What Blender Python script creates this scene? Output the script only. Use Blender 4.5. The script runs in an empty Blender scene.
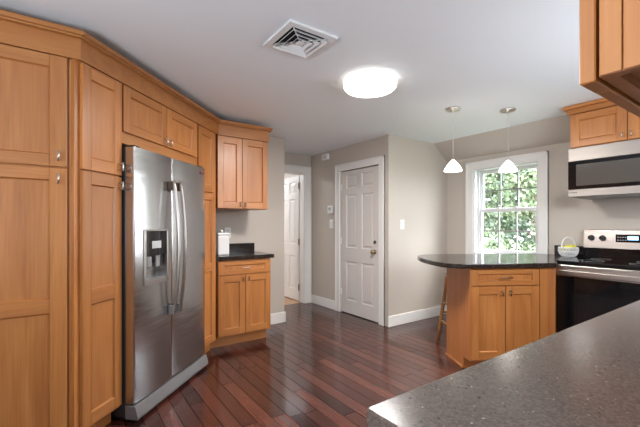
import bpy, bmesh, math, random
from mathutils import Vector, Matrix
random.seed(7)
S = bpy.context.scene
COL = S.collection
R = math.radians
R2 = math.sqrt(2)

# ------------------------------------------------------------------ camera, world, sun, lights, exposure
CAM_H = 1.25
FOCAL_PX = 359.7
cam = bpy.data.cameras.new('camera')
cam.sensor_width = 36
cam.lens = 36 * FOCAL_PX / 640
cam.shift_y = (224.1 - 213.5) / 640
cam.clip_start = 0.02
camo = bpy.data.objects.new('camera', cam)
COL.objects.link(camo)
camo.location = (0, 0, CAM_H)
camo.rotation_euler = (R(90), 0, R(54.95 - 90))
S.camera = camo

W = bpy.data.worlds.new('sky')
S.world = W
W.use_nodes = True
bg = W.node_tree.nodes['Background']
bg.inputs['Color'].default_value = (0.90, 0.95, 1.0, 1)
bg.inputs['Strength'].default_value = 4.4

def sun(name, energy, rot):
    l = bpy.data.lights.new(name, 'SUN'); l.energy = energy; l.angle = R(38)
    o = bpy.data.objects.new(name, l); COL.objects.link(o); o.rotation_euler = rot
    return o
sd = Vector((-0.44, 0.50, -0.76))          # soft hazy sun falling through the window towards the wall right of the door
sun('sun', 2.9, sd.to_track_quat('-Z', 'Y').to_euler())

def area(name, loc, rot, sx, sy, watts, color=(1, 1, 1)):
    l = bpy.data.lights.new(name, 'AREA'); l.shape = 'RECTANGLE'; l.size = sx; l.size_y = sy
    l.energy = watts; l.color = color
    o = bpy.data.objects.new(name, l); COL.objects.link(o)
    o.location = loc; o.rotation_euler = rot
    return o
# added fill lamps out of view on solid near, rear and left walls
area('fill_near_wall', (2.55, -0.12, 1.52), (R(64), 0, 0), 1.45, 0.95, 17.5, (0.84, 0.92, 1.0))
area('fill_rear_wall', (-0.6, -2.38, 1.45), (R(145), 0, 0), 1.5, 1.2, 7, (0.74, 0.87, 1.0))
area('fill_left_wall', (-1.58, 0.45, 1.45), (R(128), 0, R(-90)), 1.2, 1.2, 29, (0.80, 0.90, 1.0))
area('hall_fill', (2.5, 6.0, 2.30), (0, 0, 0), 0.5, 0.5, 9, (0.85, 0.92, 1.0))  # added fill that brightens the open hall door, no fixture there

S.view_settings.view_transform = 'Standard'
S.view_settings.look = 'None'
S.view_settings.gamma = 1
S.view_settings.use_curve_mapping = False
S.view_settings.exposure = 2.0

# ------------------------------------------------------------------ materials
def lin(r, g, b):
    f = lambda c: (c / 255 / 12.92) if c / 255 <= 0.04045 else ((c / 255 + 0.055) / 1.055) ** 2.4
    return (f(r), f(g), f(b), 1)

def mat(name, col, rough=0.5, metal=0.0, emit=None, es=0, spec=0.5, coat=0):
    m = bpy.data.materials.new(name); m.use_nodes = True
    b = m.node_tree.nodes['Principled BSDF']
    b.inputs['Base Color'].default_value = col
    b.inputs['Roughness'].default_value = rough
    b.inputs['Metallic'].default_value = metal
    b.inputs['Specular IOR Level'].default_value = spec
    b.inputs['Coat Weight'].default_value = coat
    if emit:
        b.inputs['Emission Color'].default_value = emit
        b.inputs['Emission Strength'].default_value = es
    return m

def nodes(m):
    nt = m.node_tree
    return nt, nt.nodes['Principled BSDF'], (lambda t: nt.nodes.new(t)), (lambda a, b: nt.links.new(a, b))

def ramp(N, stops):
    r = N('ShaderNodeValToRGB')
    e = r.color_ramp.elements
    while len(e) < len(stops): e.new(0.5)
    for x, (p, c) in zip(e, stops): x.position = p; x.color = c
    return r

def wood(name, axis, light, mid, dark, rough=0.38):
    m = mat(name, mid, rough)
    nt, b, N, L = nodes(m)
    tc = N('ShaderNodeTexCoord'); oi = N('ShaderNodeObjectInfo')
    mul = N('ShaderNodeVectorMath'); mul.operation = 'SCALE'; mul.inputs['Scale'].default_value = 37.0
    comb = N('ShaderNodeCombineXYZ')
    for i in range(3): L(oi.outputs['Random'], comb.inputs[i])
    L(comb.outputs[0], mul.inputs[0])
    add = N('ShaderNodeVectorMath'); add.operation = 'ADD'
    L(tc.outputs['Object'], add.inputs[0]); L(mul.outputs[0], add.inputs[1])
    mp = N('ShaderNodeMapping')
    sc = [9, 9, 9]; sc[axis] = 0.9
    mp.inputs['Scale'].default_value = sc
    L(add.outputs[0], mp.inputs['Vector'])
    n1 = N('ShaderNodeTexNoise'); n1.inputs['Scale'].default_value = 1.6; n1.inputs['Detail'].default_value = 5; n1.inputs['Distortion'].default_value = 0.7
    L(mp.outputs[0], n1.inputs['Vector'])
    mp2 = N('ShaderNodeMapping'); sc2 = [70, 70, 70]; sc2[axis] = 2.2
    mp2.inputs['Scale'].default_value = sc2
    L(add.outputs[0], mp2.inputs['Vector'])
    n2 = N('ShaderNodeTexNoise'); n2.inputs['Scale'].default_value = 1.5; n2.inputs['Detail'].default_value = 3
    L(mp2.outputs[0], n2.inputs['Vector'])
    r = ramp(N, [(0.28, dark), (0.5, mid), (0.74, light)])
    mx = N('ShaderNodeMath'); mx.operation = 'MULTIPLY_ADD'; mx.inputs[1].default_value = 0.35; mx.inputs[2].default_value = 0
    L(n2.outputs['Fac'], mx.inputs[0])
    ad = N('ShaderNodeMath'); ad.operation = 'MULTIPLY_ADD'; ad.inputs[1].default_value = 0.65
    L(n1.outputs['Fac'], ad.inputs[0]); L(mx.outputs[0], ad.inputs[2])
    L(ad.outputs[0], r.inputs[0])
    tone = N('ShaderNodeMapRange'); tone.inputs[3].default_value = 0.86; tone.inputs[4].default_value = 1.10
    L(oi.outputs['Random'], tone.inputs[0])
    tm = N('ShaderNodeVectorMath'); tm.operation = 'SCALE'
    L(r.outputs[0], tm.inputs[0]); L(tone.outputs[0], tm.inputs['Scale'])
    L(tm.outputs[0], b.inputs['Base Color'])
    b.inputs['Coat Weight'].default_value = 0.12; b.inputs['Coat Roughness'].default_value = 0.25
    return m

WL, WM, WD = (0.54, 0.232, 0.072, 1), (0.445, 0.168, 0.043, 1), (0.33, 0.110, 0.025, 1)
wood_v = wood('maple_upright_grain', 2, WL, WM, WD)
wood_h = wood('maple_level_grain', 0, WL, WM, WD)
wood_side = wood('maple_shaded_side', 2, (0.46, 0.180, 0.058, 1), (0.385, 0.136, 0.038, 1), (0.31, 0.098, 0.025, 1))  # darker, redder maple: shade on side faces put into the colour
stool_wood = wood('stool_wood', 2, (0.55, 0.27, 0.09, 1), (0.45, 0.2, 0.06, 1), (0.33, 0.13, 0.035, 1))

def paint(name, col, rough=0.6, bump=0.02):
    m = mat(name, col, rough)
    nt, b, N, L = nodes(m)
    tc = N('ShaderNodeTexCoord')
    n = N('ShaderNodeTexNoise'); n.inputs['Scale'].default_value = 140; n.inputs['Detail'].default_value = 3
    L(tc.outputs['Object'], n.inputs['Vector'])
    bp = N('ShaderNodeBump'); bp.inputs['Strength'].default_value = bump; bp.inputs['Distance'].default_value = 0.002
    L(n.outputs['Fac'], bp.inputs['Height']); L(bp.outputs[0], b.inputs['Normal'])
    return m
wall_paint = paint('beige_wall_paint', (0.53, 0.468, 0.405, 1), 0.55)
ceil_paint = paint('white_ceiling_paint', (0.83, 0.86, 0.895, 1), 0.7)
trim_paint = paint('white_trim_paint', (0.80, 0.78, 0.75, 1), 0.32, 0.005)
door_paint = paint('white_door_paint', (0.67, 0.63, 0.595, 1), 0.35, 0.005)

def floor_mat(name, cols, gap, rough, pw=0.098, pl=0.92):
    m = mat(name, cols[0], rough, spec=0.75)
    nt, b, N, L = nodes(m)
    def M(op, a_, b_=None):
        n_ = N('ShaderNodeMath'); n_.operation = op
        for i_, v_ in enumerate((a_, b_)):
            if v_ is None: continue
            if isinstance(v_, (int, float)): n_.inputs[i_].default_value = v_
            else: L(v_, n_.inputs[i_])
        return n_.outputs[0]
    tc = N('ShaderNodeTexCoord'); sp = N('ShaderNodeSeparateXYZ'); L(tc.outputs['Object'], sp.inputs[0])
    xr = M('DIVIDE', sp.outputs[0], pw); row = M('FLOOR', xr); fx = M('FRACT', xr)
    w1 = N('ShaderNodeTexWhiteNoise'); w1.noise_dimensions = '1D'; L(row, w1.inputs['W'])
    yr = M('ADD', M('DIVIDE', sp.outputs[1], pl), M('MULTIPLY', w1.outputs['Value'], 7.3)); col = M('FLOOR', yr); fy = M('FRACT', yr)
    cx = N('ShaderNodeCombineXYZ'); L(row, cx.inputs[0]); L(col, cx.inputs[1])
    w2 = N('ShaderNodeTexWhiteNoise'); w2.noise_dimensions = '2D'; L(cx.outputs[0], w2.inputs['Vector'])
    pr = ramp(N, [(i / (len(cols) - 1), c_) for i, c_ in enumerate(cols)]); L(w2.outputs['Value'], pr.inputs[0])
    off = N('ShaderNodeVectorMath'); off.operation = 'SCALE'; off.inputs['Scale'].default_value = 9; L(w2.outputs['Color'], off.inputs[0])
    ad = N('ShaderNodeVectorMath'); ad.operation = 'ADD'; L(tc.outputs['Object'], ad.inputs[0]); L(off.outputs[0], ad.inputs[1])
    mp2 = N('ShaderNodeMapping'); mp2.inputs['Scale'].default_value = (34, 2.0, 34); L(ad.outputs[0], mp2.inputs['Vector'])
    n = N('ShaderNodeTexNoise'); n.inputs['Scale'].default_value = 1.5; n.inputs['Detail'].default_value = 4; L(mp2.outputs[0], n.inputs['Vector'])
    r = ramp(N, [(0.3, (0.6, 0.6, 0.6, 1)), (0.7, (1.3, 1.3, 1.3, 1))]); L(n.outputs['Fac'], r.inputs[0])
    mx = N('ShaderNodeMix'); mx.data_type = 'RGBA'; mx.blend_type = 'MULTIPLY'; mx.inputs[0].default_value = 0.85
    L(pr.outputs[0], mx.inputs[6]); L(r.outputs[0], mx.inputs[7])
    seam = M('MAXIMUM', M('LESS_THAN', fx, 0.040), M('LESS_THAN', fy, 0.0045))
    m2 = N('ShaderNodeMix'); m2.data_type = 'RGBA'; L(seam, m2.inputs[0]); L(mx.outputs[2], m2.inputs[6]); m2.inputs[7].default_value = gap
    L(m2.outputs[2], b.inputs['Base Color'])
    L(M('MULTIPLY', M('SUBTRACT', 1.0, seam), 0.75), b.inputs['Specular IOR Level'])
    L(M('ADD', M('ADD', M('MULTIPLY', w2.outputs['Value'], 0.07), M('MULTIPLY', n.outputs['Fac'], 0.10)), rough - 0.08), b.inputs['Roughness'])
    # boards lie very slightly uneven
    nm = N('ShaderNodeNewGeometry')
    c5 = N('ShaderNodeVectorMath'); c5.operation = 'SUBTRACT'; L(w2.outputs['Color'], c5.inputs[0]); c5.inputs[1].default_value = (0.5, 0.5, 0.5)
    sc = N('ShaderNodeVectorMath'); sc.operation = 'SCALE'; sc.inputs['Scale'].default_value = 0.022; L(c5.outputs[0], sc.inputs[0])
    a2 = N('ShaderNodeVectorMath'); a2.operation = 'ADD'; L(nm.outputs['Normal'], a2.inputs[0]); L(sc.outputs[0], a2.inputs[1])
    nn = N('ShaderNodeVectorMath'); nn.operation = 'NORMALIZE'; L(a2.outputs[0], nn.inputs[0]); L(nn.outputs[0], b.inputs['Normal'])
    return m
floor_dark = floor_mat('cherry_brown_floorboards', [(0.026, 0.0085, 0.0065, 1), (0.050, 0.014, 0.010, 1), (0.070, 0.019, 0.013, 1), (0.115, 0.034, 0.022, 1)], (0.002, 0.001, 0.001, 1), 0.165)
floor_hallm = floor_mat('tan_hall_floorboards', [(0.36, 0.19, 0.10, 1), (0.44, 0.25, 0.14, 1)], (0.15, 0.08, 0.05, 1), 0.35)

def speckled(name, base1, base2, rough, fleck_scale):
    m = mat(name, base1, rough)
    nt, b, N, L = nodes(m)
    tc = N('ShaderNodeTexCoord')
    n = N('ShaderNodeTexNoise'); n.inputs['Scale'].default_value = 160; n.inputs['Detail'].default_value = 4
    L(tc.outputs['Object'], n.inputs['Vector'])
    r = ramp(N, [(0.35, base1), (0.68, base2)])
    L(n.outputs['Fac'], r.inputs[0])
    prev = r.outputs[0]
    for k, (sc, thr, pick, col) in enumerate(((fleck_scale, 0.15, 0.87, (0.42, 0.38, 0.34, 1)), (fleck_scale * 2.3, 0.2, 0.72, (0.30, 0.25, 0.21, 1)), (fleck_scale * 1.6, 0.24, 0.7, (0.012, 0.010, 0.010, 1)))):
        mp = N('ShaderNodeMapping'); mp.inputs['Location'].default_value = (k * 1.7, k * 0.9, k * 0.4)
        L(tc.outputs['Object'], mp.inputs['Vector'])
        nz = N('ShaderNodeTexNoise'); nz.inputs['Scale'].default_value = sc * 1.5
        L(mp.outputs[0], nz.inputs['Vector'])
        mxv = N('ShaderNodeMix'); mxv.data_type = 'VECTOR'; mxv.inputs[0].default_value = 0.012
        L(mp.outputs[0], mxv.inputs[4]); L(nz.outputs['Color'], mxv.inputs[5])
        v = N('ShaderNodeTexVoronoi'); v.inputs['Scale'].default_value = sc
        L(mxv.outputs[1], v.inputs['Vector'])
        lt = N('ShaderNodeMath'); lt.operation = 'LESS_THAN'; lt.inputs[1].default_value = thr
        L(v.outputs['Distance'], lt.inputs[0])
        sp = N('ShaderNodeSeparateColor'); L(v.outputs['Color'], sp.inputs[0])
        gt = N('ShaderNodeMath'); gt.operation = 'GREATER_THAN'; gt.inputs[1].default_value = pick
        L(sp.outputs[0], gt.inputs[0])
        ml = N('ShaderNodeMath'); ml.operation = 'MULTIPLY'
        L(lt.outputs[0], ml.inputs[0]); L(gt.outputs[0], ml.inputs[1])
        mx = N('ShaderNodeMix'); mx.data_type = 'RGBA'
        L(ml.outputs[0], mx.inputs[0]); L(prev, mx.inputs[6]); mx.inputs[7].default_value = col
        prev = mx.outputs[2]
    L(prev, b.inputs['Base Color'])
    return m
stone_dark = speckled('black_speckled_counter', (0.010, 0.0085, 0.008, 1), (0.026, 0.021, 0.019, 1), 0.16, 90)
stone_brown = speckled('brown_speckled_counter', (0.088, 0.064, 0.054, 1), (0.155, 0.115, 0.097, 1), 0.2, 75)

def brushed(name, col, rough, axis):
    m = mat(name, col, rough, 1.0)
    nt, b, N, L = nodes(m)
    tc = N('ShaderNodeTexCoord'); mp = N('ShaderNodeMapping')
    sc = [420, 420, 420]; sc[axis] = 2.5
    mp.inputs['Scale'].default_value = sc
    L(tc.outputs['Object'], mp.inputs['Vector'])
    n = N('ShaderNodeTexNoise'); n.inputs['Scale'].default_value = 1; n.inputs['Detail'].default_value = 2
    L(mp.outputs[0], n.inputs['Vector'])
    rr = N('ShaderNodeMapRange'); rr.inputs[3].default_value = rough - 0.05; rr.inputs[4].default_value = rough + 0.08
    L(n.outputs['Fac'], rr.inputs[0]); L(rr.outputs[0], b.inputs['Roughness'])
    mp2 = N('ShaderNodeMapping'); mp2.inputs['Scale'].default_value = (1.2, 1.2, 9)
    L(tc.outputs['Object'], mp2.inputs['Vector'])
    n2 = N('ShaderNodeTexNoise'); n2.inputs['Scale'].default_value = 2.2; n2.inputs['Detail'].default_value = 1
    L(mp2.outputs[0], n2.inputs['Vector'])
    bp = N('ShaderNodeBump'); bp.inputs['Strength'].default_value = 0.12; bp.inputs['Distance'].default_value = 0.01
    L(n2.outputs['Fac'], bp.inputs['Height']); L(bp.outputs[0], b.inputs['Normal'])
    return m
steel = brushed('brushed_stainless_steel', (0.53, 0.53, 0.53, 1), 0.2, 0)
steel_warm = brushed('stainless_trim', (0.47, 0.43, 0.40, 1), 0.3, 0)
steel_soft = brushed('satin_stainless_front', (0.33, 0.30, 0.275, 1), 0.4, 0)
nickel = mat('satin_nickel', (0.66, 0.63, 0.58, 1), 0.3, 1)
bronze = mat('dark_bronze', (0.16, 0.12, 0.09, 1), 0.35, 1)
brass = mat('aged_brass', (0.45, 0.33, 0.16, 1), 0.3, 1)
black_gloss = mat('black_glass', (0.006, 0.006, 0.007, 1), 0.05)
black_mat = mat('black_plastic', (0.015, 0.015, 0.015, 1), 0.4)
grey_side = mat('dark_grey_enamel', (0.035, 0.032, 0.032, 1), 0.35)
grey_grille = mat('grey_grille_metal', (0.33, 0.33, 0.33, 1), 0.35, 0.7)
white_plastic = mat('white_plastic', (0.78, 0.77, 0.74, 1), 0.35)
white_ceramic = mat('white_ceramic', (0.82, 0.81, 0.80, 1), 0.22)
vent_white = mat('white_vent_enamel', (0.78, 0.78, 0.78, 1), 0.4)
dark_void = mat('dark_duct', (0.01, 0.01, 0.01, 1), 0.8)
lemon_mat = mat('yellow_green_peel', (0.66, 0.60, 0.05, 1), 0.45)
lamp_glow = mat('lit_diffuser', (0.9, 0.88, 0.84, 1), 0.4, emit=(1.0, 0.93, 0.82, 1), es=1.6)
rim_glow = mat('lit_white_rim', (0.85, 0.84, 0.82, 1), 0.4, emit=(1.0, 0.93, 0.82, 1), es=0.40)
shade_glow = mat('lit_frosted_glass', (0.9, 0.88, 0.84, 1), 0.4, emit=(1.0, 0.93, 0.82, 1), es=2.2)
screen_glow = mat('lit_blue_screen', (0.05, 0.1, 0.2, 1), 0.2, emit=(0.25, 0.55, 1.0, 1), es=1.2)
mark_grey = mat('printed_marks', (0.45, 0.45, 0.45, 1), 0.5)
mark_dark = mat('dark_printed_mark', (0.05, 0.05, 0.06, 1), 0.5)
mark_plum = mat('plum_badge', (0.22, 0.03, 0.10, 1), 0.4)
glass_grey = mat('glass_room_reflection', (0.085, 0.075, 0.066, 1), 0.1)  # grey-brown base stands in for the room reflected in the microwave door
oven_glass = mat('oven_glass', (0.010, 0.010, 0.011, 1), 0.06)
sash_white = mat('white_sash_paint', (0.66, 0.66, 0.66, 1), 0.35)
grille_between = mat('backlit_grey_bars', (0.16, 0.16, 0.16, 1), 0.5)  # backlit shade of the upper sash bars put into their grey
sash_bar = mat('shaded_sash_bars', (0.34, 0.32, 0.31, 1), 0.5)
leafm = [mat('leaf_green_%s' % n, c, 0.6) for n, c in (('mid', (0.085, 0.125, 0.062, 1)), ('light', (0.125, 0.165, 0.085, 1)), ('cool', (0.082, 0.118, 0.080, 1)))]
barkm = mat('grey_brown_bark', (0.14, 0.10, 0.075, 1), 0.9)
lawnm = paint('lawn_green', (0.09, 0.14, 0.06, 1), 0.9, 0.3)

wg = bpy.data.materials.new('window_glass'); wg.use_nodes = True
nt = wg.node_tree; nt.nodes.clear()
o_ = nt.nodes.new('ShaderNodeOutputMaterial'); tr = nt.nodes.new('ShaderNodeBsdfTransparent'); gl = nt.nodes.new('ShaderNodeBsdfGlossy')
gl.inputs['Roughness'].default_value = 0.02
mx = nt.nodes.new('ShaderNodeMixShader')
mx.inputs[0].default_value = 0.05; nt.links.new(tr.outputs[0], mx.inputs[1]); nt.links.new(gl.outputs[0], mx.inputs[2]); nt.links.new(mx.outputs[0], o_.inputs[0])

# ------------------------------------------------------------------ helpers
class MB:
    """collects shapes, then links them as one mesh object"""
    def __init__(self): self.bm = bmesh.new(); self.mats = []
    def mi(self, m):
        if m is None: return 0
        if m not in self.mats: self.mats.append(m)
        return self.mats.index(m)
    def box(self, x0, x1, y0, y1, z0, z1, m=None):
        v = [self.bm.verts.new(p) for p in ((x0, y0, z0), (x1, y0, z0), (x1, y1, z0), (x0, y1, z0), (x0, y0, z1), (x1, y0, z1), (x1, y1, z1), (x0, y1, z1))]
        i = self.mi(m)
        for f in ((3, 2, 1, 0), (4, 5, 6, 7), (0, 1, 5, 4), (1, 2, 6, 5), (2, 3, 7, 6), (3, 0, 4, 7)):
            self.bm.faces.new([v[k] for k in f]).material_index = i
        return self
    def prism(self, pts, z0, z1, m=None, axis='z'):
        """pts: polygon; axis z: (x,y) swept in z; axis y: (x,z) swept in y; axis x: (y,z) swept in x"""
        def P(p, t): return (p[0], p[1], t) if axis == 'z' else ((p[0], t, p[1]) if axis == 'y' else (t, p[0], p[1]))
        a = [self.bm.verts.new(P(p, z0)) for p in pts]; b = [self.bm.verts.new(P(p, z1)) for p in pts]
        i = self.mi(m); fs = [self.bm.faces.new(a[::-1]), self.bm.faces.new(b)]
        n = len(pts)
        for k in range(n): fs.append(self.bm.faces.new((a[k], a[(k + 1) % n], b[(k + 1) % n], b[k])))
        for f in fs: f.material_index = i
        bmesh.ops.recalc_face_normals(self.bm, faces=fs)
        return self
    def lathe(self, prof, c=(0, 0, 0), n=32, m=None, axis='z', smooth=True):
        i = self.mi(m); rings = []
        for r, h in prof:
            ring = []
            for k in range(n if r > 1e-6 else 1):
                a = 2 * math.pi * k / n
                p = (r * math.cos(a), r * math.sin(a), h)
                if axis == 'y': p = (p[0], h, p[1])
                if axis == 'x': p = (h, p[0], p[1])
                ring.append(self.bm.verts.new((c[0] + p[0], c[1] + p[1], c[2] + p[2])))
            rings.append(ring)
        fs = []
        for A, B in zip(rings, rings[1:]):
            for k in range(n):
                q = [A[k % len(A)], A[(k + 1) % len(A)], B[(k + 1) % len(B)], B[k % len(B)]]
                u = []
                for w in q:
                    if w not in u: u.append(w)
                if len(u) > 2: fs.append(self.bm.faces.new(u))
        for f in fs: f.material_index = i; f.smooth = smooth
        bmesh.ops.recalc_face_normals(self.bm, faces=fs)
        return self
    def tube(self, pts, r, n=10, m=None, flat=1.0, up=(0, 0, 1)):
        i = self.mi(m); pts = [Vector(p) for p in pts]; rings = []
        rr = r if isinstance(r, (list, tuple)) else [r] * len(pts)
        for k, p in enumerate(pts):
            d = (pts[min(k + 1, len(pts) - 1)] - pts[max(k - 1, 0)]).normalized()
            u = Vector(up)
            if abs(d.dot(u)) > 0.95: u = Vector((1, 0, 0))
            a = d.cross(u).normalized(); b = d.cross(a).normalized()
            rings.append([self.bm.verts.new(p + a * rr[k] * math.cos(t) + b * rr[k] * flat * math.sin(t)) for t in [2 * math.pi * j / n for j in range(n)]])
        fs = []
        for A, B in zip(rings, rings[1:]):
            for k in range(n):
                fs.append(self.bm.faces.new((A[k], A[(k + 1) % n], B[(k + 1) % n], B[k])))
        for f in fs: f.smooth = True
        fs.append(self.bm.faces.new(rings[0])); fs.append(self.bm.faces.new(rings[-1]))
        for f in fs: f.material_index = i
        bmesh.ops.recalc_face_normals(self.bm, faces=fs)
        return self
    def build(self, name, m, parent=None, bevel=0, seg=2, loc=None, rot=None):
        me = bpy.data.meshes.new(name)
        self.bm.to_mesh(me); self.bm.free()
        for x in (self.mats or [m]): me.materials.append(x)
        o = bpy.data.objects.new(name, me); COL.objects.link(o)
        if parent is not None: o.parent = parent
        if loc: o.location = loc
        if rot: o.rotation_euler = rot
        if bevel:
            b = o.modifiers.new('bevel', 'BEVEL'); b.width = bevel; b.segments = seg; b.limit_method = 'ANGLE'; b.angle_limit = R(40)
            b.harden_normals = False
        return o

def tag(o, label=None, cat=None, group=None, kind=None):
    if label: o['label'] = label
    if cat: o['category'] = cat
    if group: o['group'] = group
    if kind: o['kind'] = kind
    return o
def thing(name, label, cat, loc=(0, 0, 0), rz=0, group=None, kind=None):
    o = bpy.data.objects.new(name, None); COL.objects.link(o)
    o.empty_display_size = 0.1
    o.location = loc; o.rotation_euler = (0, 0, rz)
    return tag(o, label, cat, group, kind)
def struct(o, label=None, cat=None):
    return tag(o, label, cat, None, 'structure')

H = 2.339      # ceiling
XD = 3.188     # wall with the closed door
YR = 3.096     # wall to the right of that door
XW = 4.346     # window wall
YF = 4.02      # wall behind the small counter
YO = 4.79      # wall with the open doorway
XL = -1.6      # left wall
YB = -2.4      # wall behind the camera
YN = -0.13     # wall behind the foreground counter

# ------------------------------------------------------------------ setting
struct(MB().box(XL - 0.1, XW + 0.1, YB - 0.1, 4.86, -0.06, 0).build('floor', floor_dark), 'dark reddish brown hardwood floor of narrow boards', 'floor')
struct(MB().box(1.4, 3.6, 4.86, 7.2, -0.06, 0).build('floor_hall', floor_hallm), 'tan wooden hall floor seen through the open doorway', 'floor')
struct(MB().box(XL - 0.2, XW + 0.12, YB - 0.2, 7.3, H, H + 0.12).build('ceiling', ceil_paint), 'smooth white kitchen ceiling', 'ceiling')
# sloping strip between the ceiling and the window wall
struct(MB().prism([(4.048, H), (XW, 2.12), (XW + 0.12, 2.12), (XW + 0.12, H)], YN, YR, axis='y').build('wall_slope', wall_paint), 'sloping beige wall strip under the ceiling above the window', 'wall')
# window wall with its opening
WY0, WY1, WZ0, WZ1 = 1.905, 2.695, 0.86, 1.965
m = MB()
m.box(XW, XW + 0.12, WY1, YR + 0.1, 0, 2.12).box(XW, XW + 0.12, YN, WY0, 0, 2.12)
m.box(XW, XW + 0.12, WY0, WY1, 0, WZ0).box(XW, XW + 0.12, WY0, WY1, WZ1, 2.12)
struct(m.build('wall_window', wall_paint), 'beige wall holding the double hung window', 'wall')
struct(MB().box(XD + 0.12, XW, YR, YR + 0.12, 0, H).build('wall_right', wall_paint), 'plain pale beige wall between the white door corner and the window', 'wall')
DY0, DY1, DZ = 3.252, 4.035, 1.998
m = MB()
m.box(XD, XD + 0.12, YR, DY0, 0, H).box(XD, XD + 0.12, DY1, YO + 0.12, 0, H).box(XD, XD + 0.12, DY0, DY1, DZ, H)
m.box(XD + 0.10, XD + 0.12, DY0, DY1, 0, DZ)
struct(m.build('wall_door', wall_paint), 'shaded beige wall around the closed white six panel door', 'wall')
OX0, OX1, OZ = 2.375, 3.058, 2.05
m = MB()
m.box(2.145, OX0, YO, YO + 0.12, 0, H).box(OX1, XD, YO, YO + 0.12, 0, H).box(OX0, OX1, YO, YO + 0.12, OZ, H)
struct(m.build('wall_doorway', wall_paint), 'beige wall above the open doorway', 'wall')
m = MB()
m.box(XL, 2.265, YF, YF + 0.12, 0, H).box(2.145, 2.265, YF + 0.12, YO, 0, H)
struct(m.build('wall_far', wall_paint), 'beige wall behind the small counter ending beside the doorway', 'wall')
struct(MB().box(XL - 0.1, XL, YB, YF + 0.12, 0, H).build('wall_left', wall_paint), 'beige wall left of the pantry', 'wall')
struct(MB().box(XL - 0.1, 0.40, YB - 0.1, YB, 0, H).box(0.30, 0.40, YB, YN - 0.12, 0, H).build('wall_back', wall_paint), 'beige wall behind the camera', 'wall')
struct(MB().box(0.30, XW + 0.12, YN - 0.12, YN, 0, H).build('wall_near', wall_paint), 'beige wall behind the foreground counter', 'wall')
m = MB()
m.box(1.4, 1.5, YO + 0.12, 7.2, 0, H).box(3.35, 3.45, YO + 0.12, 7.2, 0, H).box(1.4, 3.45, 7.1, 7.2, 0, H)
struct(m.build('wall_hall', wall_paint), 'hall walls beyond the open doorway', 'wall')

# baseboards
bh, bt = 0.132, 0.016
def base_prof(d): return [(0, 0), (d, 0), (d, bh - 0.018), (d * 0.45, bh), (0, bh)]
struct(MB().box(XD - bt, XW, YR - bt, YR, 0, bh).build('baseboard_right', trim_paint, bevel=0.005), 'tall white baseboard under the plain pale wall', 'baseboard')
m = MB(); m.box(XD - bt, XD, DY1 + 0.11, YO - 0.01, 0, bh)
struct(m.build('baseboard_door', trim_paint, bevel=0.005), 'white baseboard between the closed door and the doorway', 'baseboard')
struct(MB().box(1.83, 2.265 + bt, YF - bt, YF, 0, bh).box(2.265, 2.265 + bt, YF - bt, YO - 0.02, 0, bh).build('baseboard_far', trim_paint, bevel=0.005), 'white baseboard on the wall end beside the small base cabinet', 'baseboard')
struct(MB().box(XW - bt, XW, 1.9, YR - bt, 0, bh).build('baseboard_window', trim_paint, bevel=0.005), 'white baseboard under the window', 'baseboard')

# closed six panel door
def panel_door(parent, w, h, panels, name='leaf', th=0.035, m=door_paint):
    """local x across, front at y=0 facing -y; panels are recessed with a bevel"""
    b = MB()
    xs = sorted({0, w} | {p[0] for p in panels} | {p[1] for p in panels})
    zs = sorted({0, h} | {p[2] for p in panels} | {p[3] for p in panels})
    bm = b.bm; V = {}
    def vert(x, y, z):
        k = (round(x, 5), round(y, 5), round(z, 5))
        if k not in V: V[k] = bm.verts.new((x, y, z))
        return V[k]
    fs = []
    for side, s in ((0.0, 1), (th, -1)):
        for i in range(len(xs) - 1):
            for j in range(len(zs) - 1):
                x0, x1, z0, z1 = xs[i], xs[i + 1], zs[j], zs[j + 1]
                if any(abs(p[0] - x0) < 1e-6 and abs(p[1] - x1) < 1e-6 and abs(p[2] - z0) < 1e-6 and abs(p[3] - z1) < 1e-6 for p in panels):
                    rings = [(0, 0), (0.006, 0.010), (0.022, 0.011), (0.042, 0.004)]
                    def ring(ins, dep): return [vert(x0 + ins, side + s * dep, z0 + ins), vert(x1 - ins, side + s * dep, z0 + ins), vert(x1 - ins, side + s * dep, z1 - ins), vert(x0 + ins, side + s * dep, z1 - ins)]
                    rs = [ring(*r) for r in rings]
                    for A, B in zip(rs, rs[1:]):
                        for k in range(4): fs.append(bm.faces.new((A[k], A[(k + 1) % 4], B[(k + 1) % 4], B[k])))
                    fs.append(bm.faces.new(rs[-1]))
                else:
                    fs.append(bm.faces.new((vert(x0, side, z0), vert(x1, side, z0), vert(x1, side, z1), vert(x0, side, z1))))
    for i in range(len(xs) - 1):
        for z in (0, h): fs.append(bm.faces.new((vert(xs[i], 0, z), vert(xs[i + 1], 0, z), vert(xs[i + 1], th, z), vert(xs[i], th, z))))
    for j in range(len(zs) - 1):
        for x in (0, w): fs.append(bm.faces.new((vert(x, 0, zs[j]), vert(x, 0, zs[j + 1]), vert(x, th, zs[j + 1]), vert(x, th, zs[j]))))
    bmesh.ops.recalc_face_normals(bm, faces=fs)
    return b.build(name, m, parent)
def six(w): 
    a, c = 0.115, 0.095
    mid = w / 2
    L_, R_ = (a, mid - c / 2), (mid + c / 2, w - a)
    out = []
    for z0, z1 in ((0.18, 0.72), (0.91, 1.645), (1.735, 1.92)):
        for x0, x1 in (L_, R_): out.append((x0, x1, z0, z1))
    return out
d1 = struct(thing('door_1', 'closed white six panel door with brass knob', 'door', (XD + 0.012, DY1 - 0.004, 0.012), R(-90)))
dw = DY1 - DY0 - 0.008
panel_door(d1, dw, DZ - 0.022, six(dw))
k = MB(); kx = dw - 0.085
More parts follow.
